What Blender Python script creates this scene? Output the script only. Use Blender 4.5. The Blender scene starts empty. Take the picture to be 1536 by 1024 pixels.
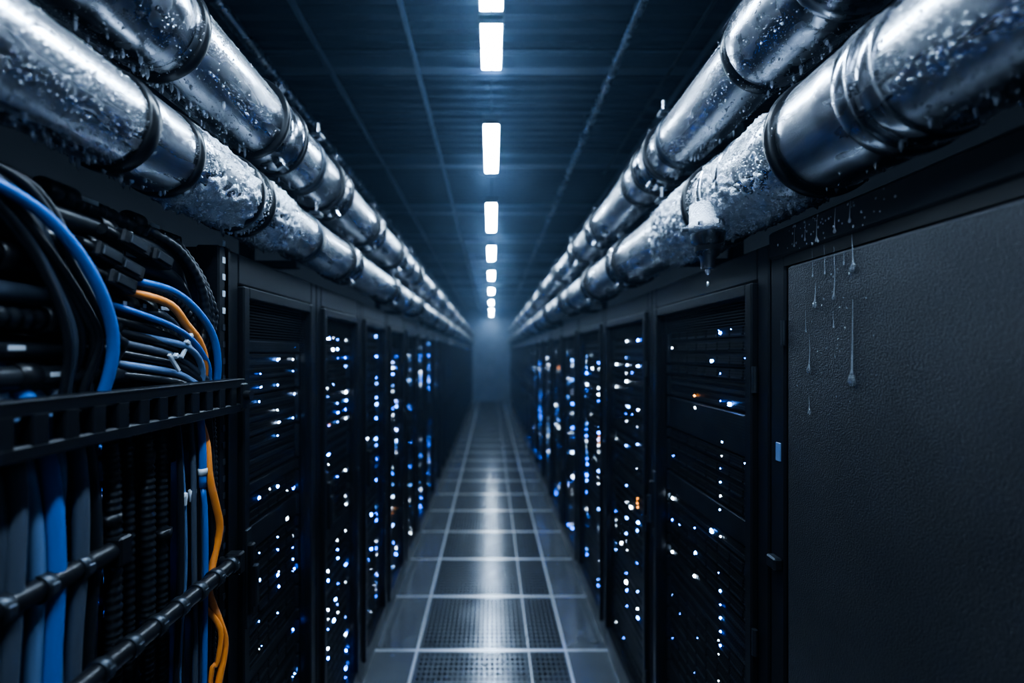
import bpy, bmesh, math, random
import numpy as np
from mathutils import Vector, Matrix, noise

random.seed(7); np.random.seed(7)
scene = bpy.context.scene
CAM_Z = 1.82
XF = 0.71          # rack face plane, both sides
END_Y = 16.6

# ------------------------------------------------------------------ materials
def newmat(name):
    m = bpy.data.materials.new(name); m.use_nodes = True
    nt = m.node_tree
    return m, nt, nt.nodes['Principled BSDF'], nt.nodes['Material Output']

def pmat(name, col, metal=0.0, rough=0.5, bump=None, rvar=None, cvar=None, **kw):
    """bump=(scale,strength,distance) rvar=(scale,lo,hi) cvar=(scale,col2)"""
    m, nt, b, o = newmat(name)
    b.inputs['Base Color'].default_value = (*col, 1)
    b.inputs['Metallic'].default_value = metal
    b.inputs['Roughness'].default_value = rough
    for k, v in kw.items():
        b.inputs[k.replace('_', ' ')].default_value = v
    tc = nt.nodes.new('ShaderNodeTexCoord')
    if bump:
        n = nt.nodes.new('ShaderNodeTexNoise'); n.inputs['Scale'].default_value = bump[0]; n.inputs['Detail'].default_value = 3
        nt.links.new(tc.outputs['Object'], n.inputs['Vector'])
        bp = nt.nodes.new('ShaderNodeBump'); bp.inputs['Strength'].default_value = bump[1]; bp.inputs['Distance'].default_value = bump[2]
        nt.links.new(n.outputs['Fac'], bp.inputs['Height']); nt.links.new(bp.outputs['Normal'], b.inputs['Normal'])
    if rvar:
        n = nt.nodes.new('ShaderNodeTexNoise'); n.inputs['Scale'].default_value = rvar[0]; n.inputs['Detail'].default_value = 5
        nt.links.new(tc.outputs['Object'], n.inputs['Vector'])
        mr = nt.nodes.new('ShaderNodeMapRange'); mr.inputs['From Min'].default_value = .3; mr.inputs['From Max'].default_value = .7
        mr.inputs['To Min'].default_value = rvar[1]; mr.inputs['To Max'].default_value = rvar[2]
        nt.links.new(n.outputs['Fac'], mr.inputs['Value']); nt.links.new(mr.outputs['Result'], b.inputs['Roughness'])
    if cvar:
        n = nt.nodes.new('ShaderNodeTexNoise'); n.inputs['Scale'].default_value = cvar[0]; n.inputs['Detail'].default_value = 6
        nt.links.new(tc.outputs['Object'], n.inputs['Vector'])
        mx = nt.nodes.new('ShaderNodeMix'); mx.data_type = 'RGBA'
        mx.inputs[6].default_value = (*col, 1); mx.inputs[7].default_value = (*cvar[1], 1)
        mr = nt.nodes.new('ShaderNodeMapRange'); mr.inputs['From Min'].default_value = .35; mr.inputs['From Max'].default_value = .65
        nt.links.new(n.outputs['Fac'], mr.inputs['Value']); nt.links.new(mr.outputs['Result'], mx.inputs[0])
        nt.links.new(mx.outputs[2], b.inputs['Base Color'])
    return m

def emat(name, col, strength, sample=True):
    m, nt, b, o = newmat(name)
    b.inputs['Base Color'].default_value = (*col, 1)
    b.inputs['Emission Color'].default_value = (*col, 1)
    b.inputs['Emission Strength'].default_value = strength
    if not sample:
        try: m.cycles.emission_sampling = 'NONE'
        except Exception: pass
    return m

def M(nt, op, a, b=None, c=None):
    n = nt.nodes.new('ShaderNodeMath'); n.operation = op
    for i, v in enumerate((a, b, c)):
        if v is None: continue
        if isinstance(v, (int, float)): n.inputs[i].default_value = v
        else: nt.links.new(v, n.inputs[i])
    return n.outputs[0]

def pipe_metal():
    m, nt, b, o = newmat('wet_brushed_steel')
    b.inputs['Metallic'].default_value = 1.0
    tc = nt.nodes.new('ShaderNodeTexCoord')
    mp = nt.nodes.new('ShaderNodeMapping'); mp.inputs['Scale'].default_value = (14, 3, 14)
    nt.links.new(tc.outputs['Object'], mp.inputs['Vector'])
    n = nt.nodes.new('ShaderNodeTexNoise'); n.inputs['Scale'].default_value = 1.2; n.inputs['Detail'].default_value = 7
    nt.links.new(mp.outputs[0], n.inputs['Vector'])
    cr = nt.nodes.new('ShaderNodeValToRGB')
    cr.color_ramp.elements[0].position = .32; cr.color_ramp.elements[0].color = (.28, .29, .31, 1)
    cr.color_ramp.elements[1].position = .68; cr.color_ramp.elements[1].color = (.70, .72, .76, 1)
    nt.links.new(n.outputs['Fac'], cr.inputs[0]); nt.links.new(cr.outputs[0], b.inputs['Base Color'])
    mr = nt.nodes.new('ShaderNodeMapRange'); mr.inputs['From Min'].default_value = .3; mr.inputs['From Max'].default_value = .7
    mr.inputs['To Min'].default_value = .36; mr.inputs['To Max'].default_value = .22
    nt.links.new(n.outputs['Fac'], mr.inputs['Value']); nt.links.new(mr.outputs[0], b.inputs['Roughness'])
    v = nt.nodes.new('ShaderNodeTexVoronoi'); v.inputs['Scale'].default_value = 260
    nt.links.new(tc.outputs['Object'], v.inputs['Vector'])
    drop = nt.nodes.new('ShaderNodeMapRange'); drop.inputs['From Min'].default_value = .0; drop.inputs['From Max'].default_value = .42
    drop.inputs['To Min'].default_value = 1; drop.inputs['To Max'].default_value = 0
    nt.links.new(v.outputs['Distance'], drop.inputs['Value'])
    bp = nt.nodes.new('ShaderNodeBump'); bp.inputs['Strength'].default_value = .3; bp.inputs['Distance'].default_value = .001
    nt.links.new(drop.outputs[0], bp.inputs['Height']); nt.links.new(bp.outputs[0], b.inputs['Normal'])
    return m

def floor_mat():
    m, nt, b, o = newmat('perforated_floor_tiles')
    tc = nt.nodes.new('ShaderNodeTexCoord'); s = nt.nodes.new('ShaderNodeSeparateXYZ')
    nt.links.new(tc.outputs['Object'], s.inputs[0]); X, Y = s.outputs[0], s.outputs[1]
    ax = M(nt, 'ABSOLUTE', X)
    ty = M(nt, 'FRACT', M(nt, 'DIVIDE', M(nt, 'ADD', Y, 30.3), .6))
    ey = M(nt, 'ABSOLUTE', M(nt, 'SUBTRACT', ty, .5))            # .5 at seam
    seam = M(nt, 'MAXIMUM', M(nt, 'GREATER_THAN', ey, .482),
             M(nt, 'LESS_THAN', M(nt, 'ABSOLUTE', M(nt, 'SUBTRACT', ax, .455)), .008))
    seam = M(nt, 'MAXIMUM', seam, M(nt, 'LESS_THAN', M(nt, 'ABSOLUTE', M(nt, 'SUBTRACT', X, .228)), .003))
    inner = M(nt, 'MULTIPLY', M(nt, 'LESS_THAN', ax, .435), M(nt, 'LESS_THAN', ey, .45))
    inner = M(nt, 'MULTIPLY', inner, M(nt, 'GREATER_THAN', M(nt, 'ABSOLUTE', M(nt, 'SUBTRACT', X, .228)), .014))
    fx = M(nt, 'SUBTRACT', M(nt, 'FRACT', M(nt, 'DIVIDE', M(nt, 'ADD', X, 10), .030)), .5)
    fy = M(nt, 'SUBTRACT', M(nt, 'FRACT', M(nt, 'DIVIDE', M(nt, 'ADD', Y, 10), .040)), .5)
    d = M(nt, 'MAXIMUM', M(nt, 'ABSOLUTE', fx), M(nt, 'ABSOLUTE', fy))
    hole = M(nt, 'MULTIPLY', M(nt, 'LESS_THAN', d, .31), inner)
    n = nt.nodes.new('ShaderNodeTexNoise'); n.inputs['Scale'].default_value = 6; n.inputs['Detail'].default_value = 8
    nt.links.new(tc.outputs['Object'], n.inputs['Vector'])
    base = nt.nodes.new('ShaderNodeMix'); base.data_type = 'RGBA'
    base.inputs[6].default_value = (.18, .20, .23, 1); base.inputs[7].default_value = (.30, .33, .37, 1)
    nt.links.new(n.outputs['Fac'], base.inputs[0])
    dk = nt.nodes.new('ShaderNodeMix'); dk.data_type = 'RGBA'; dk.blend_type = 'MULTIPLY'; dk.inputs[7].default_value = (.75, .75, .75, 1)
    nt.links.new(inner, dk.inputs[0]); nt.links.new(base.outputs[2], dk.inputs[6])
    m2 = nt.nodes.new('ShaderNodeMix'); m2.data_type = 'RGBA'; m2.inputs[7].default_value = (.58, .62, .68, 1)
    nt.links.new(seam, m2.inputs[0]); nt.links.new(dk.outputs[2], m2.inputs[6])
    m3 = nt.nodes.new('ShaderNodeMix'); m3.data_type = 'RGBA'; m3.inputs[7].default_value = (.003, .004, .006, 1)
    nt.links.new(hole, m3.inputs[0]); nt.links.new(m2.outputs[2], m3.inputs[6])
    nt.links.new(m3.outputs[2], b.inputs['Base Color'])
    b.inputs['Metallic'].default_value = .7
    nt.links.new(M(nt, 'ADD', M(nt, 'MULTIPLY', n.outputs['Fac'], .16), M(nt, 'ADD', .12, M(nt, 'ADD', M(nt, 'MULTIPLY', seam, .12), M(nt, 'MULTIPLY', hole, .5)))), b.inputs['Roughness'])
    bp = nt.nodes.new('ShaderNodeBump'); bp.inputs['Strength'].default_value = .2; bp.inputs['Distance'].default_value = .002
    nt.links.new(M(nt, 'SUBTRACT', 1.0, hole), bp.inputs['Height']); nt.links.new(bp.outputs[0], b.inputs['Normal'])
    return m

def meshdoor_mat():
    m, nt, b, o = newmat('perforated_steel_door')
    b.inputs['Base Color'].default_value = (.03, .034, .04, 1)
    b.inputs['Roughness'].default_value = .4; b.inputs['Metallic'].default_value = .5
    tc = nt.nodes.new('ShaderNodeTexCoord'); s = nt.nodes.new('ShaderNodeSeparateXYZ')
    nt.links.new(tc.outputs['Object'], s.inputs[0]); Y, Z = s.outputs[1], s.outputs[2]
    p = .009
    row = M(nt, 'FLOOR', M(nt, 'DIVIDE', Z, p))
    off = M(nt, 'MULTIPLY', M(nt, 'MODULO', row, 2), .5)
    fy = M(nt, 'SUBTRACT', M(nt, 'FRACT', M(nt, 'ADD', M(nt, 'DIVIDE', M(nt, 'ADD', Y, 5), p), off)), .5)
    fz = M(nt, 'SUBTRACT', M(nt, 'FRACT', M(nt, 'DIVIDE', Z, p)), .5)
    d = M(nt, 'SQRT', M(nt, 'ADD', M(nt, 'MULTIPLY', fy, fy), M(nt, 'MULTIPLY', fz, fz)))
    hole = M(nt, 'LESS_THAN', d, .46)
    tr = nt.nodes.new('ShaderNodeBsdfTransparent'); mx = nt.nodes.new('ShaderNodeMixShader')
    nt.links.new(hole, mx.inputs[0]); nt.links.new(b.outputs[0], mx.inputs[1]); nt.links.new(tr.outputs[0], mx.inputs[2])
    nt.links.new(mx.outputs[0], o.inputs[0])
    return m

MT = {}
MT['steel'] = pipe_metal()
MT['collar'] = pmat('collar_steel', (.50, .52, .56), 1, .25, bump=(120, .15, .001), rvar=(20, .15, .36), cvar=(12, (.28, .29, .32)))
MT['gasket'] = pmat('rubber_gasket', (.014, .015, .018), 0, .32, bump=(90, .3, .001))
MT['bracket'] = pmat('dark_bracket_steel', (.07, .08, .095), .8, .40, rvar=(30, .3, .5))
MT['water'] = pmat('water_beads', (.88, .91, .96), .6, .04)
MT['ice'] = pmat('frost_ice', (.70, .74, .80), .5, .14, bump=(300, 1.0, .004), rvar=(60, .05, .35))
MT['clear'] = pmat('clear_water', (.85, .92, 1.0), .12, .03, Transmission_Weight=.86, IOR=1.4)
MT['frame'] = pmat('black_powder_coat', (.016, .018, .022), .25, .36, bump=(420, .25, .0008))
MT['panel'] = pmat('textured_black_door', (.042, .045, .052), .55, .44, bump=(370, .95, .003), cvar=(5, (.055, .058, .066)))
MT['server'] = pmat('server_faceplate', (.028, .033, .041), .5, .4, cvar=(9, (.05, .058, .07)))
MT['slot'] = pmat('server_vent_dark', (.005, .006, .007), .1, .6)
MT['bezel'] = pmat('server_bezel', (.11, .125, .15), .8, .35)
MT['meshdoor'] = meshdoor_mat()
MT['led_w'] = emat('led_white', (.72, .86, 1.0), 48, False)
MT['led_b'] = emat('led_blue', (.03, .15, 1.0), 100, False)
MT['led_o'] = emat('led_amber', (1.0, .35, .05), 16, False)
MT['led_c'] = emat('led_ice_blue', (.12, .33, 1.0), 70, False)
MT['lamp'] = emat('lamp_diffuser', (.64, .81, 1.0), 80)
MT['added_glow'] = emat('added_ceiling_glow', (.28, .53, 1.0), 6)  # blue glow added on the fixture tops to brighten the ceiling
MT['housing'] = pmat('lamp_housing', (.08, .09, .1), .6, .4)
MT['cbl_k'] = pmat('black_rubber_cable', (.019, .022, .027), 0, .30, bump=(60, .1, .001))
MT['cbl_g'] = pmat('slate_cable', (.075, .093, .125), 0, .33)
MT['cbl_b'] = pmat('blue_cable', (.035, .15, .47), 0, .32)
MT['cbl_lb'] = pmat('steel_blue_cable', (.13, .21, .36), 0, .34)
MT['cbl_o'] = pmat('orange_cable', (.80, .28, .06), 0, .4)
MT['tie'] = pmat('white_tie', (.45, .5, .56), 0, .45)
MT['label'] = pmat('label_white', (.5, .54, .58), 0, .55)
MT['ceil'] = pmat('ceiling_deck', (.052, .06, .073), .5, .45, cvar=(2, (.038, .044, .054)))
MT['beam'] = pmat('ceiling_beam', (.18, .205, .245), .6, .4)
MT['wall'] = pmat('wall_paint', (.05, .06, .075), 0, .7, bump=(40, .1, .001))
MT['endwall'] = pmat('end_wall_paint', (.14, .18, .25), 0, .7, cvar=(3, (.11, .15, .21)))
MT['floor'] = floor_mat()

# ------------------------------------------------------------------ mesh builder
class MB:
    def __init__(s): s.v = []; s.f = []; s.m = []; s.s = []; s.ml = []
    def mi(s, k):
        if k not in s.ml: s.ml.append(k)
        return s.ml.index(k)
    def add(s, vs, fs, mat, smooth=False):
        o = len(s.v); s.v.extend([tuple(v) for v in vs]); k = s.mi(mat)
        for f in fs: s.f.append(tuple(i + o for i in f)); s.m.append(k); s.s.append(smooth)
    def box(s, x0, x1, y0, y1, z0, z1, mat, bev=0.0, rot=None):
        cx, cy, cz = (x0+x1)/2, (y0+y1)/2, (z0+z1)/2
        h = (abs(x1-x0)/2, abs(y1-y0)/2, abs(z1-z0)/2)
        vs = []; fs = []
        if bev <= 0:
            C = [(a, b_, c) for a in (-1, 1) for b_ in (-1, 1) for c in (-1, 1)]
            vs = [Vector((a*h[0], b_*h[1], c*h[2])) for a, b_, c in C]
            fs = [(0,1,3,2),(4,6,7,5),(0,4,5,1),(2,3,7,6),(0,2,6,4),(1,5,7,3)]
        else:
            bev = min(bev, min(h)*.45); idx = {}
            for a in (-1, 1):
                for b_ in (-1, 1):
                    for c in (-1, 1):
                        for k in range(3):
                            sg = (a, b_, c)
                            vs.append(Vector([sg[i]*(h[i] - (0 if i == k else bev)) for i in range(3)]))
                            idx[(a, b_, c, k)] = len(vs)-1
            for k in range(3):
                o1, o2 = [(1, 2), (0, 2), (0, 1)][k]
                for sg in (-1, 1):
                    q = []
                    for (p, r) in ((-1,-1),(1,-1),(1,1),(-1,1)):
                        c = [0,0,0]; c[k] = sg; c[o1] = p; c[o2] = r; q.append(idx[(*c, k)])
                    fs.append(q)
                for p in (-1, 1):
                    for r in (-1, 1):
                        c1 = [0,0,0]; c1[o1] = p; c1[o2] = r; c2 = list(c1); c1[k] = -1; c2[k] = 1
                        fs.append([idx[(*c1, o1)], idx[(*c2, o1)], idx[(*c2, o2)], idx[(*c1, o2)]])
            for a in (-1, 1):
                for b_ in (-1, 1):
                    for c in (-1, 1): fs.append([idx[(a, b_, c, k)] for k in range(3)])
            g = []
            for f in fs:
                n = (vs[f[1]]-vs[f[0]]).cross(vs[f[2]]-vs[f[0]])
                ctr = sum((vs[i] for i in f), Vector())
                g.append(f if n.dot(ctr) > 0 else f[::-1])
            fs = g
        if rot is not None: vs = [rot @ v for v in vs]
        s.add([(v.x+cx, v.y+cy, v.z+cz) for v in vs], fs, mat)
    def quad(s, pts, mat): s.add(pts, [tuple(range(len(pts)))], mat)
    def lathe(s, base, axis, prof, mat, seg=32, caps=True, smooth=True):
        """prof list of (t along axis, r)"""
        base = Vector(base); axis = Vector(axis).normalized()
        u = axis.orthogonal().normalized(); w = axis.cross(u)
        vs = []; fs = []
        for t, r in prof:
            for i in range(seg):
                a = 2*math.pi*i/seg
                vs.append(base + axis*t + (u*math.cos(a) + w*math.sin(a))*r)
        for j in range(len(prof)-1):
            for i in range(seg):
                k = (i+1) % seg
                fs.append((j*seg+i, j*seg+k, (j+1)*seg+k, (j+1)*seg+i))
        s.add(vs, fs, mat, smooth)
        if caps:
            s.add(vs[:seg], [tuple(range(seg))[::-1]], mat); s.add(vs[-seg:], [tuple(range(seg))], mat)
    def cyl(s, a, b_, r, mat, seg=16, r2=None):
        a = Vector(a); b_ = Vector(b_); L = (b_-a).length
        s.lathe(a, b_-a, [(0, r), (L, r if r2 is None else r2)], mat, seg)
    def tube(s, pts, r, mat, seg=10, step=.02, rib=None):
        P = catmull([Vector(p) for p in pts], step)
        vs = []; fs = []; up = None; acc = 0
        for i, p in enumerate(P):
            t = (P[min(i+1, len(P)-1)] - P[max(i-1, 0)]).normalized()
            if up is None: up = t.orthogonal().normalized()
            up = (up - t*up.dot(t)).normalized(); w = t.cross(up)
            rr = r if rib is None else r*(1.0 if (i//2) % 2 == 0 else rib)
            for k in range(seg):
                a = 2*math.pi*k/seg; vs.append(p + (up*math.cos(a) + w*math.sin(a))*rr)
        for j in range(len(P)-1):
            for i in range(seg):
                k = (i+1) % seg; fs.append((j*seg+i, j*seg+k, (j+1)*seg+k, (j+1)*seg+i))
        n = len(P)
        fs.append(tuple(range(seg))[::-1]); fs.append(tuple((n-1)*seg+i for i in range(seg)))
        s.add(vs, fs, mat, True)
    def ball(s, c, r, mat, sub=1, sc=(1,1,1)):
        vs, fs = ICO[sub]
        s.add([(c[0]+v[0]*r*sc[0], c[1]+v[1]*r*sc[1], c[2]+v[2]*r*sc[2]) for v in vs], fs, mat, True)
    def mesh(s, name):
        me = bpy.data.meshes.new(name); me.from_pydata(s.v, [], s.f)
        for k in s.ml: me.materials.append(MT[k])
        me.polygons.foreach_set('material_index', s.m); me.polygons.foreach_set('use_smooth', s.s)
        me.update(); return me
    def obj(s, name, parent=None): return link(name, s.mesh(name), parent)

def link(name, me, parent=None, loc=(0,0,0), rz=0):
    o = bpy.data.objects.new(name, me); scene.collection.objects.link(o)
    o.location = loc; o.rotation_euler = (0, 0, rz)
    if parent: o.parent = parent
    return o

def catmull(P, step):
    if len(P) == 2:
        n = max(1, int((P[1]-P[0]).length/step)); return [P[0].lerp(P[1], i/n) for i in range(n+1)]
    Q = [P[0]*2-P[1]] + P + [P[-1]*2-P[-2]]; out = []
    for i in range(1, len(Q)-2):
        a, b_, c, d = Q[i-1], Q[i], Q[i+1], Q[i+2]; n = max(2, int((c-b_).length/step))
        for k in range(n):
            t = k/n
            out.append(.5*((2*b_) + (c-a)*t + (2*a-5*b_+4*c-d)*t*t + (3*b_-a-3*c+d)*t*t*t))
    out.append(P[-1]); return out

ICO = {}
for sub in (1, 2, 3):
    bm = bmesh.new(); bmesh.ops.create_icosphere(bm, subdivisions=sub, radius=1)
    ICO[sub] = ([tuple(v.co) for v in bm.verts], [tuple(v.index for v in f.verts) for f in bm.faces]); bm.free()

# ------------------------------------------------------------------ room
Y0 = -2.6; XW = 2.2; ZC = 3.60
b = MB(); b.box(-XW, XW, Y0, END_Y, -.1, 0, 'floor'); b.obj('floor')
b = MB(); b.box(-XW-.1, -XW, Y0, END_Y, 0, ZC, 'wall'); b.obj('wall_left')
b = MB(); b.box(XW, XW+.1, Y0, END_Y, 0, ZC, 'wall'); b.obj('wall_right')
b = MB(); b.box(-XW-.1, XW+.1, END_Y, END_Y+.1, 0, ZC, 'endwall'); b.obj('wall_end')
b = MB(); b.box(-XW-.1, XW+.1, Y0-.1, Y0, 0, ZC, 'wall'); b.obj('wall_back')
# corrugated ceiling deck
b = MB(); y = Y0; pitch = .10; prof = []
while y < END_Y:
    prof += [(y, ZC), (y+.045, ZC), (y+.052, ZC-.045), (y+.093, ZC-.045)]; y += pitch
vs = []; fs = []
for (yy, zz) in prof: vs += [(-XW-.1, min(yy, END_Y), zz), (XW+.1, min(yy, END_Y), zz)]
for i in range(len(prof)-1): fs.append((2*i, 2*i+1, 2*i+3, 2*i+2))
b.add(vs, fs, 'ceil'); b.box(-XW-.1, XW+.1, Y0-.1, END_Y+.1, ZC+.002, ZC+.1, 'ceil'); b.obj('ceiling')
# beams
b = MB()
for k in range(14):
    yy = -1.35 + k*1.3
    if yy > END_Y-.2: break
    b.box(-XW, XW, yy-.035, yy+.035, ZC-.06, ZC-.045, 'beam', .003); b.box(-XW, XW, yy-.006, yy+.006, ZC-.13, ZC-.06, 'beam'); b.box(-XW, XW, yy-.035, yy+.035, ZC-.145, ZC-.13, 'beam', .003)
for xx in (-.92, -.42, 1.15):
    b.box(xx-.012, xx+.012, Y0, END_Y, ZC-.175, ZC-.145, 'beam', .004)
b.obj('ceiling_beams')
b = MB()
for xx, zz, r in ((.69, 3.43, .024), (-1.25, 3.42, .03)):
    b.lathe((xx, Y0, zz), (0, 1, 0), [(0, r), (END_Y-Y0, r)], 'collar', 16)
    yy = -2
    while yy < END_Y:
        b.lathe((xx, yy, zz), (0, 1, 0), [(0, r*1.3), (.06, r*1.3)], 'bracket', 16); b.box(xx-.006, xx+.006, yy+.02, yy+.04, zz, ZC-.02, 'bracket'); yy += 1.3
b.obj('ceiling_conduit')
b = MB(); b.tube([(1.02, .2, 3.46), (1.0, 2.0, 3.40), (1.02, 4, 3.45)], .008, 'cbl_k', 8, .1); b.obj('ceiling_cable')

# ceiling lamps
LZ = CAM_Z + 1.40
def lamp(y0, y1, i):
    b = MB(); w = .048
    b.box(-w-.008, w+.008, y0-.02, y1+.02, LZ+.012, LZ+.05, 'housing', .006)
    b.box(-.003, .003, y0, y1, LZ-.004, LZ+.012, 'housing')
    for s_ in (-1, 1): b.box(s_*w, s_*(w+.006), y0-.01, y1+.01, LZ+.0, LZ+.015, 'housing')
    n = max(2, round((y1-y0)/.4))
    for k in range(n+1):
        yy = y0 + (y1-y0)*k/n; b.box(-w, w, yy-.004, yy+.004, LZ-.005, LZ+.012, 'housing')
    b.box(-w+.003, -.004, y0, y1, LZ-.002, LZ+.012, 'lamp', .003); b.box(.004, w-.003, y0, y1, LZ-.002, LZ+.012, 'lamp', .003)
    b.box(-w+.01, w-.01, y0+.02, y1-.02, LZ+.051, LZ+.056, 'added_glow')  # added up-facing glow surface for the deck above
    for yy in (y0+.1, y1-.1): b.cyl((0, yy, LZ+.05), (0, yy, ZC-.01), .004, 'bracket', 8)
    b.obj('ceiling_strip_light' if i == 0 else 'ceiling_strip_light.%03d' % i)
LL = [(-2.0, -1.2), (-.8, -.1), (.25, .95), (1.15, 1.80), (1.86, 2.17), (2.68, 3.4), (4.1, 5.05), (5.75, 6.6), (7.5, 8.35), (9.5, 10.3), (11.7, 12.5), (13.9, 14.6), (15.7, 16.2)]  # first three unseen: row carried back, added to light the near end
for i, (a, c) in enumerate(LL): lamp(a, c, i)

# ------------------------------------------------------------------ racks
U = .0445
def rack_mesh(name, w, seed, nl):
    rnd = random.Random(seed); b = MB(); H = 2.1
    D = 1.0
    b.box(-D, -.03, 0, .018, .02, H-.02, 'frame'); b.box(-D, -.03, w-.018, w, .02, H-.02, 'frame')
    b.box(-D, -.03, .018, w-.018, H-.05, H-.02, 'frame'); b.box(-D, -D+.02, .018, w-.018, .02, H-.05, 'frame')
    b.box(-D, 0, .002, w-.002, 0, .03, 'frame')
    # outer frame
    p = .05
    b.box(-.045, 0, .002, p, .03, H, 'frame', .004); b.box(-.045, 0, w-p, w-.002, .03, H, 'frame', .004)
    b.box(-.045, .0, p, w-p, H-.085, H, 'frame', .004); b.box(-.045, .0, p, w-p, .03, .10, 'frame', .004)
    # door stiles (slightly proud)
    q = .032; z0, z1 = .105, H-.09; ya, yb = p+.004, w-p-.004
    b.box(-.03, .014, ya, ya+q, z0, z1, 'frame', .004); b.box(-.03, .014, yb-q, yb, z0, z1, 'frame', .004)
    b.box(-.03, .012, ya+q, yb-q, z1-q, z1, 'frame', .003); b.box(-.03, .012, ya+q, yb-q, z0, z0+q+.02, 'frame', .003)
    b.quad([(-.008, ya+q, z0+q), (-.008, yb-q, z0+q), (-.008, yb-q, z1-q), (-.008, ya+q, z1-q)], 'meshdoor')
    # hinges + handle
    for zz in (.35, 1.05, 1.75): b.cyl((.008, yb+.006, zz-.035), (.008, yb+.006, zz+.035), .007, 'bracket', 10)
    b.box(.014, .034, ya+.006, ya+.028, 1.08, 1.28, 'frame', .005); b.box(.03, .045, ya+.008, ya+.026, 1.10, 1.22, 'bracket', .005)
    b.box(.012, .02, ya+.004, ya+.030, 1.04, 1.32, 'bracket', .003)
    # servers
    z = .13; sy0, sy1 = p+.03, w-p-.03; fx = -.045
    cols = [sy0+.04, sy0+.36*(sy1-sy0), sy0+.64*(sy1-sy0), sy1-.04]
    def led(y, zz, k=None, r=None):
        k = k or rnd.choices(['led_w', 'led_b', 'led_c', 'led_o'], [.34, .36, .28, .02])[0]
        r = r or rnd.choice([.0016, .002, .0025, .0025, .0032, .0042, .0055])
        b.ball((fx+.004, y, zz), r, k, 1, (.6, 1, 1))
    lit_bias = [rnd.random()**1.3 for _ in cols]; lit_bias[rnd.randrange(4)] = 1.0; lit_bias[rnd.randrange(4)] = .9
    while z < H-.16:
        u = rnd.choice([1, 1, 2, 2, 3]); h = u*U
        if z+h > H-.12: break
        kind = rnd.random()
        b.box(-.8, fx-.002, sy0, sy1, z+.002, z+h-.003, 'server')
        if kind < .45:
            for k in range(u*2):
                zz = z+.008+k*U/2; b.box(fx-.002, fx+.003, sy0+.025, sy1-.025, zz, zz+.012, 'slot' if k % 2 else 'bezel')
        elif kind < .9:
            n = 6 if w < .7 else 8
            for r_ in range(u):
                for k in range(n):
                    y_a = sy0+.03 + k*(sy1-sy0-.06)/n; y_b = y_a + (sy1-sy0-.06)/n - .005
                    b.box(fx-.002, fx+.004, y_a, y_b, z+r_*U+.007, z+r_*U+.037, 'slot'); b.box(fx+.003, fx+.006, y_a+.004, y_b-.004, z+r_*U+.011, z+r_*U+.016, 'bezel')
                    if rnd.random() < .07*nl: led(y_a+.006, z+r_*U+.03, None, .0018)
        else: b.box(fx-.002, fx+.006, sy0+.004, sy1-.004, z+.006, z+h-.006, 'server', .003)
        b.box(fx-.002, fx+.012, sy0+.002, sy0+.014, z+.006, z+h-.006, 'bezel', .002); b.box(fx-.002, fx+.012, sy1-.014, sy1-.002, z+.006, z+h-.006, 'bezel', .002)
        for r_ in range(u):
            for ci, cy in enumerate(cols):
                if rnd.random() < (.05+.65*lit_bias[ci])*nl:
                    led(cy + rnd.choice([0, 0, 0, 0, .008]), z+r_*U+.022)
                    if rnd.random() < .22: led(cy+.014, z+r_*U+.024)
        if rnd.random() < .14:
            yy = rnd.uniform(sy0+.05, sy1-.06); b.box(fx+.003, fx+.006, yy, yy+.012, z+.012, z+.022, rnd.choice(['led_w', 'led_c']))
        z += h
    # amber cluster
    yy = cols[2]; zz = .9+rnd.random()*.3
    if rnd.random() < .5:
        for k in range(3): led(yy, zz+k*.022, 'led_o', .0035)
    return b.mesh(name)

WL, WR = .60, .82
ML = [rack_mesh('rack_narrow_%d' % i, WL, 20+i, .70) for i in range(4)]
MR = [rack_mesh('rack_wide_%d' % i, WR, 50+i, 1.1 if i == 0 else .85) for i in range(4)]
cnt = 0
def rname():
    global cnt
    n = 'server_rack' if cnt == 0 else 'server_rack.%03d' % cnt; cnt += 1; return n
y = 1.185; i = 0
while y + WL < END_Y-.02: link(rname(), ML[i % 4], None, (-XF, y, 0)); y += WL; i += 1
y = 1.125; i = 0
while y + WR < END_Y-.02: link(rname(), MR[i % 4], None, (XF, y+WR, 0), math.pi); y += WR; i += 1

# ---- near right solid-door cabinet
b = MB(); x = XF; ya, yb = -.25, 1.12
b.box(x+.03, x+1.0, ya, yb, 0, 2.10, 'frame')
b.box(x-.0, x+.04, yb-.055, yb, .0, 2.11, 'frame', .005); b.box(x, x+.04, ya, ya+.05, 0, 2.11, 'frame', .005)
b.box(x-.006, x+.05, ya, yb, 2.055, 2.125, 'frame', .006)
b.box(x-.002, x+.04, ya+.05, yb-.055, 2.03, 2.055, 'slot'); b.box(x, x+.04, ya+.05, yb-.055, 0, .08, 'frame', .004)
b.box(x-.004, x+.03, ya+.06, yb-.068, .09, 2.028, 'panel', .006)
for zz in (.6, 1.87): b.cyl((x-.006, yb-.06, zz-.03), (x-.006, yb-.06, zz+.03), .006, 'bracket', 12)
b.box(x-.003, x+.001, 1.068+.01, 1.095, 1.555, 1.60, 'cbl_lb', .001)
b.box(x-.022, x+.0, 1.07, 1.105, 1.29, 1.32, 'bracket', .004)
cab = b.obj('solid_door_cabinet')
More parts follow.
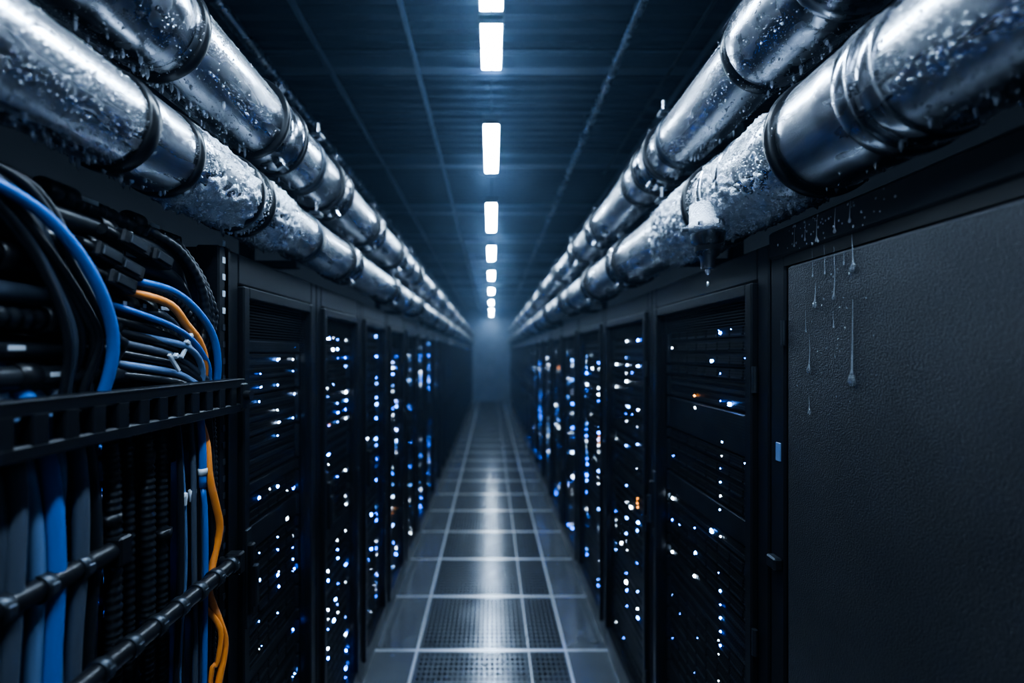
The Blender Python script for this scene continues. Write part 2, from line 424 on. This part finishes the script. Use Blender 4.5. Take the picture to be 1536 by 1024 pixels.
# drips on its door
def teardrop(b, x, y, z, r, L, mat='clear'):
    """flattened drop stuck on the panel, with tail of length L upward"""
    prof = [(-r*1.05, .001*r), (-r*.9, r*.45), (-r*.5, r*.86), (0, r), (r*.6, r*.85), (r*1.4, r*.5), (r*2.2, r*.28), (r*3+L*.4, r*.17), (r*3+L, r*.08)]
    o = len(b.v); b.lathe((x, y, z), (0, 0, 1), prof, mat, 16, False)
    for i in range(o, len(b.v)):
        v = b.v[i]; t = v[2]-z; b.v[i] = (x + (v[0]-x)*.55, v[1]+.0015*math.sin(t*55+z*40), v[2])
b = MB(); xd = XF-.006; rnd = random.Random(3)
for (y, z, r, L) in ((.858, 1.765, .010, .13), (.858, 1.985, .0065, .05), (.974, 1.783, .0065, .06), (.975, 1.69, .005, .02), (.903, 1.935, .005, .09),
                     (.905, 1.875, .003, .03), (.956, 1.925, .0065, .03), (.985, 1.87, .003, .05), (.93, 1.99, .003, .05), (.88, 2.0, .003, .02), (.965, 1.99, .003, .05)):
    teardrop(b, xd, y, z, r, L)
for k in range(60):
    y = rnd.gauss(.92, .05); z = rnd.uniform(1.72, 2.02); b.ball((xd, y, z), rnd.uniform(.0006, .0022), 'clear', 1, (.5, 1, 1.2))
for k in range(60):   # beads and runs on the header above the door
    y = rnd.gauss(.93, .07); z = rnd.uniform(2.06, 2.12); b.ball((XF-.0065, y, z), rnd.uniform(.001, .003), 'water', 1, (.5, 1, 1.3))
for y, z, r, L in ((.90, 2.07, .004, .04), (.862, 2.08, .004, .03), (.95, 2.065, .004, .045), (.985, 2.075, .003, .03), (1.02, 2.07, .003, .04)): teardrop(b, XF-.007, y, z, r, L, 'water')
b.obj('water_drips', cab)

# ------------------------------------------------------------------ pipes
def frost(b, cx, cz, R, y0, y1, thr, amp, seed, res=.0036):
    ny = int((y1-y0)/res); nt_ = int(2*math.pi*R/res)
    H = np.zeros((ny+1, nt_))
    vs = []
    for j in range(ny+1):
        yy = y0 + (y1-y0)*j/ny; e = min(1, min(yy-y0, y1-yy)/.05)
        for i in range(nt_):
            a = 2*math.pi*i/nt_; p = Vector((R*math.cos(a), yy, R*math.sin(a)))
            n1 = noise.noise(p*9 + Vector((seed, 0, 0)))*.5+.5; n2 = noise.noise(p*60)*.5+.5; n3 = noise.noise(p*170)*.5+.5
            under = .16*max(0, -math.sin(a))
            h = n1*.55+n2*.45+under - (1-e)*.35 - thr
            H[j, i] = h; rr = R + (-.002 if h < 0 else .001 + min(h*3, 1)*amp*(.1+1.3*n3*n3*1.4+.5*n2))
            vs.append((cx+rr*math.cos(a), yy, cz+rr*math.sin(a)))
    fs = []
    for j in range(ny):
        for i in range(nt_):
            k = (i+1) % nt_
            if max(H[j, i], H[j, k], H[j+1, i], H[j+1, k]) > 0: fs.append((j*nt_+i, (j+1)*nt_+i, (j+1)*nt_+k, j*nt_+k))
    b.add(vs, fs, 'ice', True)

def drops(name, parent, specs, mat='water'):
    """specs: array of p(3), n(3), r, h, stretch"""
    vs0, fs0 = ICO[1]; V = np.array(vs0); F = np.array(fs0); N = len(specs)
    P = np.array([s[0] for s in specs]); Nn = np.array([s[1] for s in specs]); R = np.array([s[2] for s in specs])[:, None]
    Hh = np.array([s[3] for s in specs])[:, None]; St = np.array([s[4] for s in specs])[:, None]
    Yv = np.tile(np.array([0, 1., 0]), (N, 1)); T = np.cross(Nn, Yv)
    A = (P[:, None, :] + (V[:, 2][None, :]*Hh)[:, :, None]*Nn[:, None, :] + (V[:, 0][None, :]*R)[:, :, None]*Yv[:, None, :]
         + (V[:, 1][None, :]*R*St)[:, :, None]*T[:, None, :])
    A = A.reshape(-1, 3); FF = (F[None] + (np.arange(N)*len(V))[:, None, None]).reshape(-1, 3)
    me = bpy.data.meshes.new(name); me.vertices.add(len(A)); me.vertices.foreach_set('co', A.ravel())
    me.loops.add(FF.size); me.loops.foreach_set('vertex_index', FF.ravel().astype(np.int32))
    me.polygons.add(len(FF)); me.polygons.foreach_set('loop_start', (np.arange(len(FF))*3).astype(np.int32))
    me.polygons.foreach_set('use_smooth', np.ones(len(FF), dtype=bool))
    me.materials.append(MT[mat]); me.update(calc_edges=True); me.validate()
    return link(name, me, parent)

def coupling(b, cx, cz, y, R, L=.09, g=1.16, lugs=True, side=1, metal='collar'):
    b.lathe((cx, y-L/2, cz), (0, 1, 0), [(0, R*.99), (0, R*1.08), (L*.08, R*1.115), (L*.3, R*1.12), (L*.34, R*1.09), (L*.66, R*1.09), (L*.7, R*1.12), (L*.92, R*1.115), (L, R*1.08), (L, R*.99)], metal, 48, False)
    for yy in (y-L/2-.012, y+L/2):
        b.lathe((cx, yy, cz), (0, 1, 0), [(0, R*.99), (0, R*g-.004), (.003, R*g), (.011, R*g), (.014, R*g-.004), (.014, R*.99)], 'gasket', 48, False)
    if lugs:
        for s_ in (1, -1):
            ang = math.radians(65 if s_ > 0 else -60); dx, dz = -side*math.cos(ang), math.sin(ang)
            c = (cx+dx*R*1.2, y, cz+dz*R*1.2); rot = Matrix.Rotation(-math.atan2(dz, dx), 3, 'Y')
            b.box(c[0]-.022, c[0]+.022, y-.016, y+.016, c[2]-.014, c[2]+.014, metal, .004, rot)
            b.lathe((c[0]-.0, y-.034, c[2]), (0, 1, 0), [(0, .007), (.068, .007)], 'bracket', 6); b.lathe((c[0], y-.03, c[2]), (0, 1, 0), [(0, .012), (.012, .012)], 'bracket', 6, True, False)

def ring(b, cx, cz, y, R, k=1.12, w=.022, mat='gasket'):
    b.lathe((cx, y, cz), (0, 1, 0), [(0, R*.99), (0, R*k-.004), (.004, R*k), (w-.004, R*k), (w, R*k-.004), (w, R*.99)], mat, 48, False)

def jacket(b, cx, cz, y0, y1, R, k, mat='steel', t=.03):
    b.lathe((cx, 0, cz), (0, 1, 0), [(y0, R), (y0+t, R*k)] + [(y0+t+(y1-y0-2*t)*i/6, R*k) for i in range(1, 6)] + [(y1-t, R*k), (y1, R)], mat, 64, False)

def pipe(i, cx, cz, R, side, fn, frosts, dr):
    b = MB(); PY0 = -1.5
    b.lathe((cx, PY0, cz), (0, 1, 0), [(k*(END_Y-PY0-.02)/60, R) for k in range(61)], 'steel', 64, True)
    fn(b, cx, cz, R)
    o = b.obj('coolant_pipe' if i == 0 else 'coolant_pipe.%03d' % i)
    if frosts:
        f = MB()
        for (a, c, Rk, thr, amp, sd) in frosts: frost(f, cx, cz, Rk, a, c, thr, amp, sd)
        f.obj('frost_crust', o)
    sp = []
    rnd = random.Random(i+11)
    for (a, c, Rk, n, rmax) in dr:
        for _ in range(int(n*2.9)):
            yy = rnd.uniform(a, c); th = rnd.uniform(-.70*math.pi, .58*math.pi)
            nx, nz = -side*math.cos(th), math.sin(th)
            pv = noise.noise(Vector((nx*Rk, yy, nz*Rk))*14)*.5+.5
            if rnd.random() > pv*1.0+.2: continue
            r = min(rmax, .0005 + rnd.expovariate(1/(rmax*.13)))
            low = max(0, -nz)
            sp.append(((cx+nx*Rk, yy, cz+nz*Rk), (nx, 0, nz), r, r*(.5+.5*low), 1+rnd.random()*.35))
        # hanging drips
        for _ in range(n//45):
            yy = rnd.uniform(a, c); th = rnd.gauss(-math.pi/2, .25); nx, nz = -side*math.cos(th), math.sin(th); r = rnd.uniform(.002, .005)
            sp.append(((cx+nx*Rk, yy, cz+nz*Rk-r*.6), (0, 0, -1), r, r*rnd.uniform(1.4, 4), 1))
    if sp: drops('condensation_droplets', o, sp)
    return o

def LLow(b, cx, cz, R):
    ring(b, cx, cz, .80, R, 1.10, .026); jacket(b, cx, cz, .83, .93, R, 1.05, 'steel', .01); ring(b, cx, cz, .935, R, 1.10, .018)
    jacket(b, cx, cz, .96, 1.22, R, 1.07, 'steel', .02); ring(b, cx, cz, 1.17, R, 1.19, .02); ring(b, cx, cz, 1.235, R, 1.17, .018)
    jacket(b, cx, cz, 1.26, 1.42, R, 1.08, 'steel', .02); ring(b, cx, cz, .45, R, 1.1, .03)
    for y in (2.05, 2.95, 4.0, 5.2, 6.4, 7.7, 9.0, 10.4, 12, 13.6, 15.2): coupling(b, cx, cz, y, R, .1, side=-1)
def LUp(b, cx, cz, R):
    jacket(b, cx, cz, .55, .92, R, 1.10, 'collar', .05); ring(b, cx, cz, .935, R, 1.1, .02)
    coupling(b, cx, cz, 1.37, R, .12, 1.17, side=-1); coupling(b, cx, cz, 1.86, R, .10, 1.17, side=-1)
    for y in (2.45, 3.1, 3.9, 4.9, 6.0, 7.3, 8.7, 10.2, 11.8, 13.4, 15): coupling(b, cx, cz, y, R, .12, side=-1)
def RLow(b, cx, cz, R):
    ring(b, cx, cz, .69, R, 1.09, .03, 'collar'); ring(b, cx, cz, .735, R, 1.13, .03, 'collar'); jacket(b, cx, cz, .77, .93, R, 1.10, 'steel', .025)
    ring(b, cx, cz, .93, R, 1.17, .018); jacket(b, cx, cz, .955, 1.32, R, 1.06, 'steel', .02)
    ring(b, cx, cz, 1.15, R, 1.12, .012, 'collar'); ring(b, cx, cz, 1.25, R, 1.13, .02, 'collar'); ring(b, cx, cz, 1.34, R, 1.18, .02); jacket(b, cx, cz, 1.37, 1.6, R, 1.08, 'steel', .03)
    # drain valve under the pipe
    vy, vx = 1.25, cx-.095; zt = cz-R*.72; k = 1.45
    b.lathe((vx, vy, zt+.04), (0, 0, -1), [(t*k, r*k) for t, r in ((0, .034), (.035, .034), (.04, .04), (.052, .04), (.056, .032))], 'ice', 28)
    b.lathe((vx, vy, zt+.04), (0, 0, -1), [(t*k, r*k) for t, r in ((.056, .032), (.075, .030), (.080, .022), (.10, .02), (.105, .014), (.125, .012))], 'collar', 28)
    b.lathe((vx, vy, zt-.018), (0, 0, -1), [(0, .060), (.010, .060)], 'collar', 8, True, False)
    b.lathe((vx, vy, zt-.078), (0, 0, -1), [(0, .036), (.014, .034)], 'gasket', 20)
    b.cyl((vx-.075, vy, zt-.03), (vx+.07, vy, zt-.03), .007, 'collar', 10)
    b.ball((vx, vy, zt-.147), .0075, 'water', 2, (1, 1, 1.7)); b.ball((vx, vy, zt-.185), .004, 'water', 2, (1, 1, 2.0))
    for y in (2.2, 2.85, 3.9, 5.0, 6.2, 7.5, 8.9, 10.4, 12, 13.6, 15.2): coupling(b, cx, cz, y, R, .1, side=1)
def RUp(b, cx, cz, R):
    jacket(b, cx, cz, .55, .86, R, 1.18, 'collar', .03); ring(b, cx, cz, .87, R, 1.24, .02, 'collar'); jacket(b, cx, cz, .89, 1.13, R, 1.2, 'collar', .02); ring(b, cx, cz, 1.135, R, 1.13, .02)
    coupling(b, cx, cz, 1.80, R, .13, 1.2, side=1); ring(b, cx, cz, 2.03, R, 1.13, .02)
    for y in (2.75, 3.35, 4.3, 5.4, 6.7, 8.1, 9.5, 11, 12.6, 14.2, 15.7): coupling(b, cx, cz, y, R, .14, 1.18, side=1)

PIPES = [(-.71, CAM_Z+.43, .087, -1, LLow, [(.95, 1.24, .087*1.07, .46, .010, 3), (1.24, 1.44, .087*1.08, .40, .010, 8)],
          [(.45, .95, .0885, 2600, .0034), (.95, 1.45, .0945, 3400, .0042), (1.45, 2.6, .088, 2200, .004)]),
         (-.72, CAM_Z+.70, .106, -1, LUp, [], [(.55, .93, .1165, 800, .003), (.9, 2.0, .107, 3000, .0034), (2, 3, .107, 1000, .004)]),
         (.71, CAM_Z+.461, .110, 1, RLow, [(.955, 1.34, .110*1.06, .51, .012, 5), (1.34, 1.68, .110*1.08, .40, .013, 9)],
          [(.45, .93, .1115, 3000, .0036), (.93, 1.36, .1175, 4200, .0052), (1.36, 1.7, .120, 2200, .005), (1.7, 2.8, .111, 2000, .004)]),
         (.71, CAM_Z+.79, .100, 1, RUp, [], [(.9, 1.15, .121, 500, .003), (1.1, 2.3, .101, 3200, .0036), (2.3, 3.2, .101, 900, .004)])]
PO = [pipe(i, cx, dz, R, sd, fn, fr, dr) for i, (cx, dz, R, sd, fn, fr, dr) in enumerate(PIPES)]

# supports standing on the rack tops behind the pipes
for sd in (-1, 1):
    pl = PIPES[0] if sd < 0 else PIPES[2]; pu = PIPES[1] if sd < 0 else PIPES[3]; n = 0
    for yy in (1.62, 3.5, 5.7, 8.2, 10.8, 13.0, 15.4):
        b = MB(); xb = sd*.90
        b.box(xb-.02, xb+.02, yy-.02, yy+.02, 2.1, pu[1]+.05, 'bracket', .003); b.box(xb-.06, xb+.06, yy-.05, yy+.05, 2.1, 2.112, 'bracket', .003)
        for P_ in (pl, pu):
            R = P_[2]
            b.box(min(xb, P_[0]), max(xb, P_[0]), yy-.018, yy+.018, P_[1]-R-.03, P_[1]-R-.004, 'bracket', .003)
            b.lathe((P_[0], yy-.02, P_[1]), (0, 1, 0), [(0, R*1.0), (0, R*1.07), (.04, R*1.07), (.04, R)], 'bracket', 40, False)
            b.lathe((P_[0]-sd*R*.75, yy, P_[1]+R*.9), (0, 0, 1), [(0, .008), (.05, .008)], 'collar', 8); b.box(P_[0]-sd*R*.75-.02, P_[0]-sd*R*.75+.02, yy-.02, yy+.02, P_[1]+R*.86, P_[1]+R*.86+.015, 'bracket', .003)
        b.obj('support_bracket_%d' % n, PO[0] if sd < 0 else PO[2]); n += 1

# ------------------------------------------------------------------ left open cable rack
b = MB(); xr = -.70
b.box(-1.7, xr-.0, -.25, 1.17, 0, .05, 'frame', .005)
b.box(-1.02, -1.0, -.25, 1.17, .05, 2.10, 'slot')
b.box(xr-.06, xr, 1.13, 1.175, .05, 2.10, 'frame', .004); b.box(xr-.05, xr, -.25, -.2, .05, 2.10, 'frame', .004)
b.box(-1.0, xr, 1.155, 1.18, .05, 2.10, 'frame'); b.box(-1.0, xr-.12, -.25, 1.17, 2.105, 2.13, 'frame', .004)
for k in range(26):   # punched holes on rack post
    zz = 1.0+k*.044; b.box(xr-.0005, xr+.001, 1.145, 1.157, zz, zz+.016, 'label' if zz > 1.9 else 'bezel')
rack = b.obj('open_cable_rack')
# slotted rail
b = MB(); z0, z1 = 1.668, 1.752; x0, x1 = -.675, -.655
b.box(x0, x1, .1, 1.17, z1-.022, z1, 'frame', .003); b.box(x0, x1, .1, 1.17, z0, z0+.022, 'frame', .003)
yy = .1
while yy < 1.16: b.box(x0, x1, yy, yy+.026, z0+.018, z1-.018, 'frame', .002); yy += .048
b.box(-.70, x1, .1, 1.17, z1-.006, z1+.002, 'frame', .002); b.box(-.72, x1+.004, 1.15, 1.18, z0+.005, z1-.01, 'frame', .004)
b.cyl((-.655, 1.165, 1.71), (-.635, 1.165, 1.71), .012, 'gasket', 16)
b.obj('slotted_rail', rack)
# retaining bars
def bar(name, x, z, y0, y1, r):
    b = MB(); b.lathe((x, y0, z), (0, 1, 0), [(0, r), (y1-y0, r)], 'gasket', 20)
    yy = y0+.02
    while yy < y1-.02:
        b.lathe((x, yy, z), (0, 1, 0), [(0, r), (0, r*1.22), (.016, r*1.22), (.016, r)], 'bracket', 20, False)
        b.box(x+r*1.0, x+r*1.3, yy+.002, yy+.014, z-.008, z+.008, 'bezel', .002); yy += .062
    b.cyl((x, y1-.01, z), (x-.08, y1+.01, z), r*.8, 'gasket', 12); b.box(x-.02, x+.02, y1-.012, y1+.016, z-.03, z+.025, 'frame', .004)
    b.obj(name, rack)
bar('retaining_bar_1', -.665, 1.28, .1, 1.14, .018); bar('retaining_bar_2', -.70, 1.455, .1, .82, .018)
# small equipment behind
b = MB(); rnd = random.Random(5)
for k in range(30):
    zz = .15+k*.062; b.box(-1.0, -.93, .2, 1.13, zz, zz+.052, 'server', .003)
    for q in range(10):
        if rnd.random() < .25: b.ball((-.928, .9+rnd.random()*.22, zz+.02+rnd.random()*.02), .0022, rnd.choice(['led_w', 'led_b', 'led_c']), 1)
b.obj('patch_panel_stack', rack)

# vertical cables below the rail
rnd = random.Random(21)
b = MB(); thin = [(.36,'cbl_g'),(.40,'cbl_k'),(.44,'cbl_g'),(.485,'cbl_lb'),(.53,'cbl_k'),(.565,'cbl_g'),(.60,'cbl_g'),(.627,'cbl_g'),(.652,'cbl_g'),(.675,'cbl_lb'),(.70,'cbl_b'),(.724,'cbl_lb'),(.75,'cbl_g'),(.777,'cbl_k')]
for k, (yy, mt) in enumerate(thin):
    x = -.705 - .010*(k % 2); r = .0125
    pts = [(x-.06, yy-.03, 1.82), (x-.02, yy-.01, 1.74), (x, yy, 1.64), (x+.004, yy+.012*rnd.uniform(-1, 1), 1.48), (x, yy+.014*rnd.uniform(-1, 1), 1.25), (x, yy+.01, .9), (x-.02, yy, .05)]
    b.tube(pts, r, mt, 14, .03)
for k in range(26):
    yy = .33+k*.031; x = -.80-.02*rnd.random(); b.tube([(x, yy, 1.85), (x, yy+rnd.uniform(-.01, .01), 1.4), (x, yy+rnd.uniform(-.01, .01), .9), (x, yy, .05)], .011, rnd.choice(['cbl_k', 'cbl_k', 'cbl_g']), 10, .05)
b.obj('vertical_cable_bundle', rack)
b = MB()
for yy, x, r in ((.822, -.712, .014), (.872, -.725, .011), (.905, -.712, .0135), (.953, -.72, .0125), (1.115, -.71, .010)):
    b.tube([(x-.03, yy-.01, 1.80), (x, yy, 1.66), (x+.003, yy+.004, 1.3), (x, yy-.003, .8), (x, yy, .05)], r, 'cbl_k', 14, .0035, .80)
for yy, z in ((.822, 1.50), (.953, 1.42), (.905, 1.60)): b.lathe((-.712, yy, z), (0, 0, 1), [(0, .012), (0, .018), (.02, .018), (.02, .012)], 'gasket', 14)
b.obj('corrugated_conduit', rack)
b = MB()
for k, (yy, mt, r) in enumerate(((.985, 'cbl_k', .006), (1.0, 'cbl_lb', .005), (1.012, 'cbl_k', .006), (1.03, 'cbl_g', .006), (1.043, 'cbl_k', .007), (1.085, 'cbl_lb', .006), (1.098, 'cbl_k', .006))):
    x = -.70-.008*(k % 3)
    b.tube([(x-.04, yy-.02, 1.84), (x-.012, yy-.008, 1.72), (x, yy, 1.62), (x+.006, yy+.01*math.sin(k*2), 1.35), (x, yy-.01*math.cos(k), 1.0), (x, yy, .05)], r, mt, 10, .03)
for yy in (1.0, 1.03): b.lathe((-.70, yy, 1.475), (0, 0, 1), [(0, .007), (.018, .009), (.026, .009), (.028, .006)], 'label', 12)
b.obj('patch_cable_group', rack)
b = MB(); b.tube([(-.73, 1.03, 1.80), (-.70, 1.045, 1.72), (-.69, 1.05, 1.60), (-.69, 1.052, 1.50)], .0085, 'cbl_b', 14, .02)
b.lathe((-.69, 1.052, 1.53), (0, 0, 1), [(0, .008), (0, .0105), (.016, .0105), (.016, .008)], 'label', 14)
b.tube([(-.69, 1.052, 1.50), (-.685, 1.055, 1.40), (-.69, 1.058, 1.0), (-.7, 1.055, .05)], .006, 'cbl_b', 10, .03); b.obj('blue_network_cable')
b = MB(); b.tube([(-.72, 1.04, 1.74), (-.69, 1.06, 1.62), (-.682, 1.065, 1.52), (-.68, 1.085, 1.45), (-.682, 1.105, 1.38), (-.69, 1.09, 1.30), (-.69, 1.075, 1.24), (-.68, 1.10, 1.15), (-.675, 1.115, 1.08), (-.68, 1.09, .98), (-.69, 1.06, .8), (-.7, 1.05, .05)], .0085, 'cbl_o', 14, .015)
b.tube([(-.70, 1.06, 1.22), (-.672, 1.09, 1.14), (-.675, 1.085, 1.06), (-.69, 1.075, .95), (-.7, 1.07, .05)], .006, 'cbl_o', 12, .02); b.obj('orange_fiber_cable')
# horizontal thick cables above rail
b = MB(); rnd = random.Random(9)
rows = [2.095, 2.055, 2.01, 1.965, 1.92, 1.875, 1.83, 1.79]
for li, x in enumerate((-.735, -.79, -.85)):
    for k, z in enumerate(rows):
        r = rnd.choice([.014, .0175, .020]); e = .96 + .012*k + rnd.uniform(-.02, .03) - li*.02
        zz = z + rnd.uniform(-.006, .006); mt = rnd.choice(['cbl_k', 'cbl_k', 'cbl_k', 'cbl_g'])
        rib = .86 if (li == 0 and k in (0, 3, 5)) else None
        b.tube([(x, -.1, zz+.02), (x+rnd.uniform(-.008, .008), .35, zz+.004), (x+rnd.uniform(-.008, .008), .65, zz-.004), (x, e-.12, zz-.01), (x+.004, e, zz-.03), (x-.01, e+.07, max(zz-.12, 1.70)), (x-.03, e+.09, max(zz-.25, 1.55))], r, mt, 16, .004 if rib else .02, rib)
        if li == 0:
            for q in range(4):
                yy = rnd.uniform(.5, .93); b.lathe((x, yy, zz-.003), (0, 1, 0), [(0, r), (0, r*1.17), (.03, r*1.17), (.03, r)], 'gasket', 16, False)
                b.box(x+r*.98, x+r*1.06, yy+.04, yy+.065, zz-.004, zz+.004, 'label', .001)
b.obj('power_cable_bundle', rack)
# drooping loops in front
b = MB(); rnd = random.Random(31)
for k in range(8):
    dy = .024*k; dz = .012*k; x = -.705-.008*(k % 3); j = rnd.uniform(-.012, .012)
    b.tube([(-.78, .30+dy, 2.06+dz*.3), (x, .50+dy, 2.085), (x+.012, .62+dy*.8, 2.03-dz), (x+.014, .70+dy*.7+j, 1.93-dz), (x+.008, .735+dy*.6+j, 1.84), (x-.01, .735+dy*.5, 1.76), (-.73, .735+dy*.5, 1.68)], [.006, .0085, .0105][k % 3], ['cbl_k', 'cbl_g', 'cbl_k', 'cbl_k'][k % 4], 14, .018)
for k in range(5):
    dy = .02*k; b.tube([(-.72, .92+dy, 2.08), (-.70, .99+dy*.8, 2.05-.01*k), (-.692, 1.05+dy*.5, 1.98-.01*k), (-.695, 1.07+dy*.4, 1.90), (-.70, 1.05+dy*.4, 1.83), (-.715, 1.0+dy, 1.78)], .0075 if k % 2 else .010, 'cbl_k', 12, .004 if k % 2 == 0 else .015, .85 if k % 2 == 0 else None)
for k in range(6):
    b.tube([(-.76, .80, 1.90-.022*k), (-.705, .90, 1.87-.02*k), (-.70, .985, 1.845-.018*k), (-.698, 1.05, 1.80-.014*k), (-.70, 1.09+.004*k, 1.74), (-.715, 1.10, 1.66)], .0085, ['cbl_k', 'cbl_k', 'cbl_g', 'cbl_k', 'cbl_lb', 'cbl_k'][k], 12, .015)
b.obj('looped_cable_group', rack)
b = MB(); b.tube([(-.76, .40, 2.05), (-.70, .56, 2.06), (-.682, .64, 2.045), (-.672, .70, 2.00), (-.668, .75, 1.93), (-.675, .785, 1.85), (-.69, .79, 1.77), (-.72, .78, 1.68)], .0095, 'cbl_b', 14, .015)
b.obj('blue_network_cable.001')
b = MB(); b.tube([(-.76, .80, 1.98), (-.71, .87, 1.965), (-.69, .95, 1.955), (-.683, 1.02, 1.92), (-.682, 1.08, 1.86), (-.69, 1.11, 1.78), (-.71, 1.12, 1.70)], .0085, 'cbl_b', 14, .015)
b.tube([(-.75, .82, 1.87), (-.70, .92, 1.85), (-.685, 1.0, 1.83), (-.69, 1.05, 1.78), (-.71, 1.06, 1.70)], .0075, 'cbl_lb', 14, .015)
b.tube([(-.75, .78, 1.93), (-.70, .87, 1.90), (-.683, .95, 1.875), (-.684, 1.02, 1.84), (-.69, 1.075, 1.78), (-.71, 1.09, 1.70)], .0065, 'cbl_b', 14, .015); b.obj('blue_network_cable.002')
b = MB(); b.tube([(-.76, .82, 1.95), (-.71, .88, 1.94), (-.69, .945, 1.925), (-.686, .99, 1.885), (-.685, 1.03, 1.85), (-.69, 1.06, 1.80), (-.71, 1.08, 1.72)], .0085, 'cbl_o', 14, .015); b.obj('orange_fiber_cable.001')
# connectors & ties
b = MB()
for (y, z, s_) in ((.86, 2.035, 1), (.845, 1.985, 1), (.83, 1.955, .9), (.93, 2.02, .8), (.80, 2.0, .8)):
    rot = Matrix.Rotation(-.25, 3, 'X'); b.box(-.725, -.69, y-.035*s_, y+.035*s_, z-.015, z+.015, 'gasket', .004, rot)
    b.box(-.692, -.686, y-.02, y+.02, z-.009, z+.009, 'bracket', .002, rot); b.cyl((-.708, y-.06*s_, z+.012), (-.708, y-.03*s_, z+.006), .011, 'gasket', 14)
b.obj('power_connector_group', rack)
b = MB()
for (y, z, a) in ((.995, 1.845, .5), (.95, 1.80, .7), (.985, 1.83, -.6)):
    rot = Matrix.Rotation(a, 3, 'X'); b.box(-.688, -.682, y-.004, y+.004, z-.024, z+.024, 'tie', .001, rot); b.box(-.686, -.676, y-.006, y+.006, z+.010, z+.020, 'tie', .002, rot)
b.obj('zip_tie_group', rack)

# ------------------------------------------------------------------ thin haze in the room air
w = bpy.data.worlds.new('world'); scene.world = w; w.use_nodes = True
w.node_tree.nodes['Background'].inputs[0].default_value = (.02, .04, .09, 1); w.node_tree.nodes['Background'].inputs[1].default_value = .1
vs_ = w.node_tree.nodes.new('ShaderNodeVolumeScatter'); vs_.inputs['Color'].default_value = (.45, .68, 1, 1)
vs_.inputs['Density'].default_value = .015; vs_.inputs['Anisotropy'].default_value = .65
w.node_tree.links.new(vs_.outputs[0], w.node_tree.nodes['World Output'].inputs['Volume'])
try:
    scene.cycles.max_bounces = 7; scene.cycles.glossy_bounces = 4; scene.cycles.diffuse_bounces = 2
    scene.cycles.transparent_max_bounces = 6; scene.cycles.volume_bounces = 0
except Exception as e: print(e)

# ------------------------------------------------------------------ camera
cam = bpy.data.cameras.new('camera'); co = bpy.data.objects.new('camera', cam); scene.collection.objects.link(co)
co.location = (0, 0, CAM_Z); co.rotation_euler = (math.pi/2, 0, 0)
cam.sensor_width = 36; cam.lens = 660/1536*36; cam.shift_x = 31/1536; cam.shift_y = 18/1536; cam.clip_start = .02
cam.dof.use_dof = True; cam.dof.focus_distance = 1.05; cam.dof.aperture_fstop = 1.1
scene.camera = co
try:
    scene.view_settings.view_transform = 'AgX'; scene.view_settings.look = 'AgX - High Contrast'
except Exception as e: print(e)
scene.view_settings.exposure = 0.6
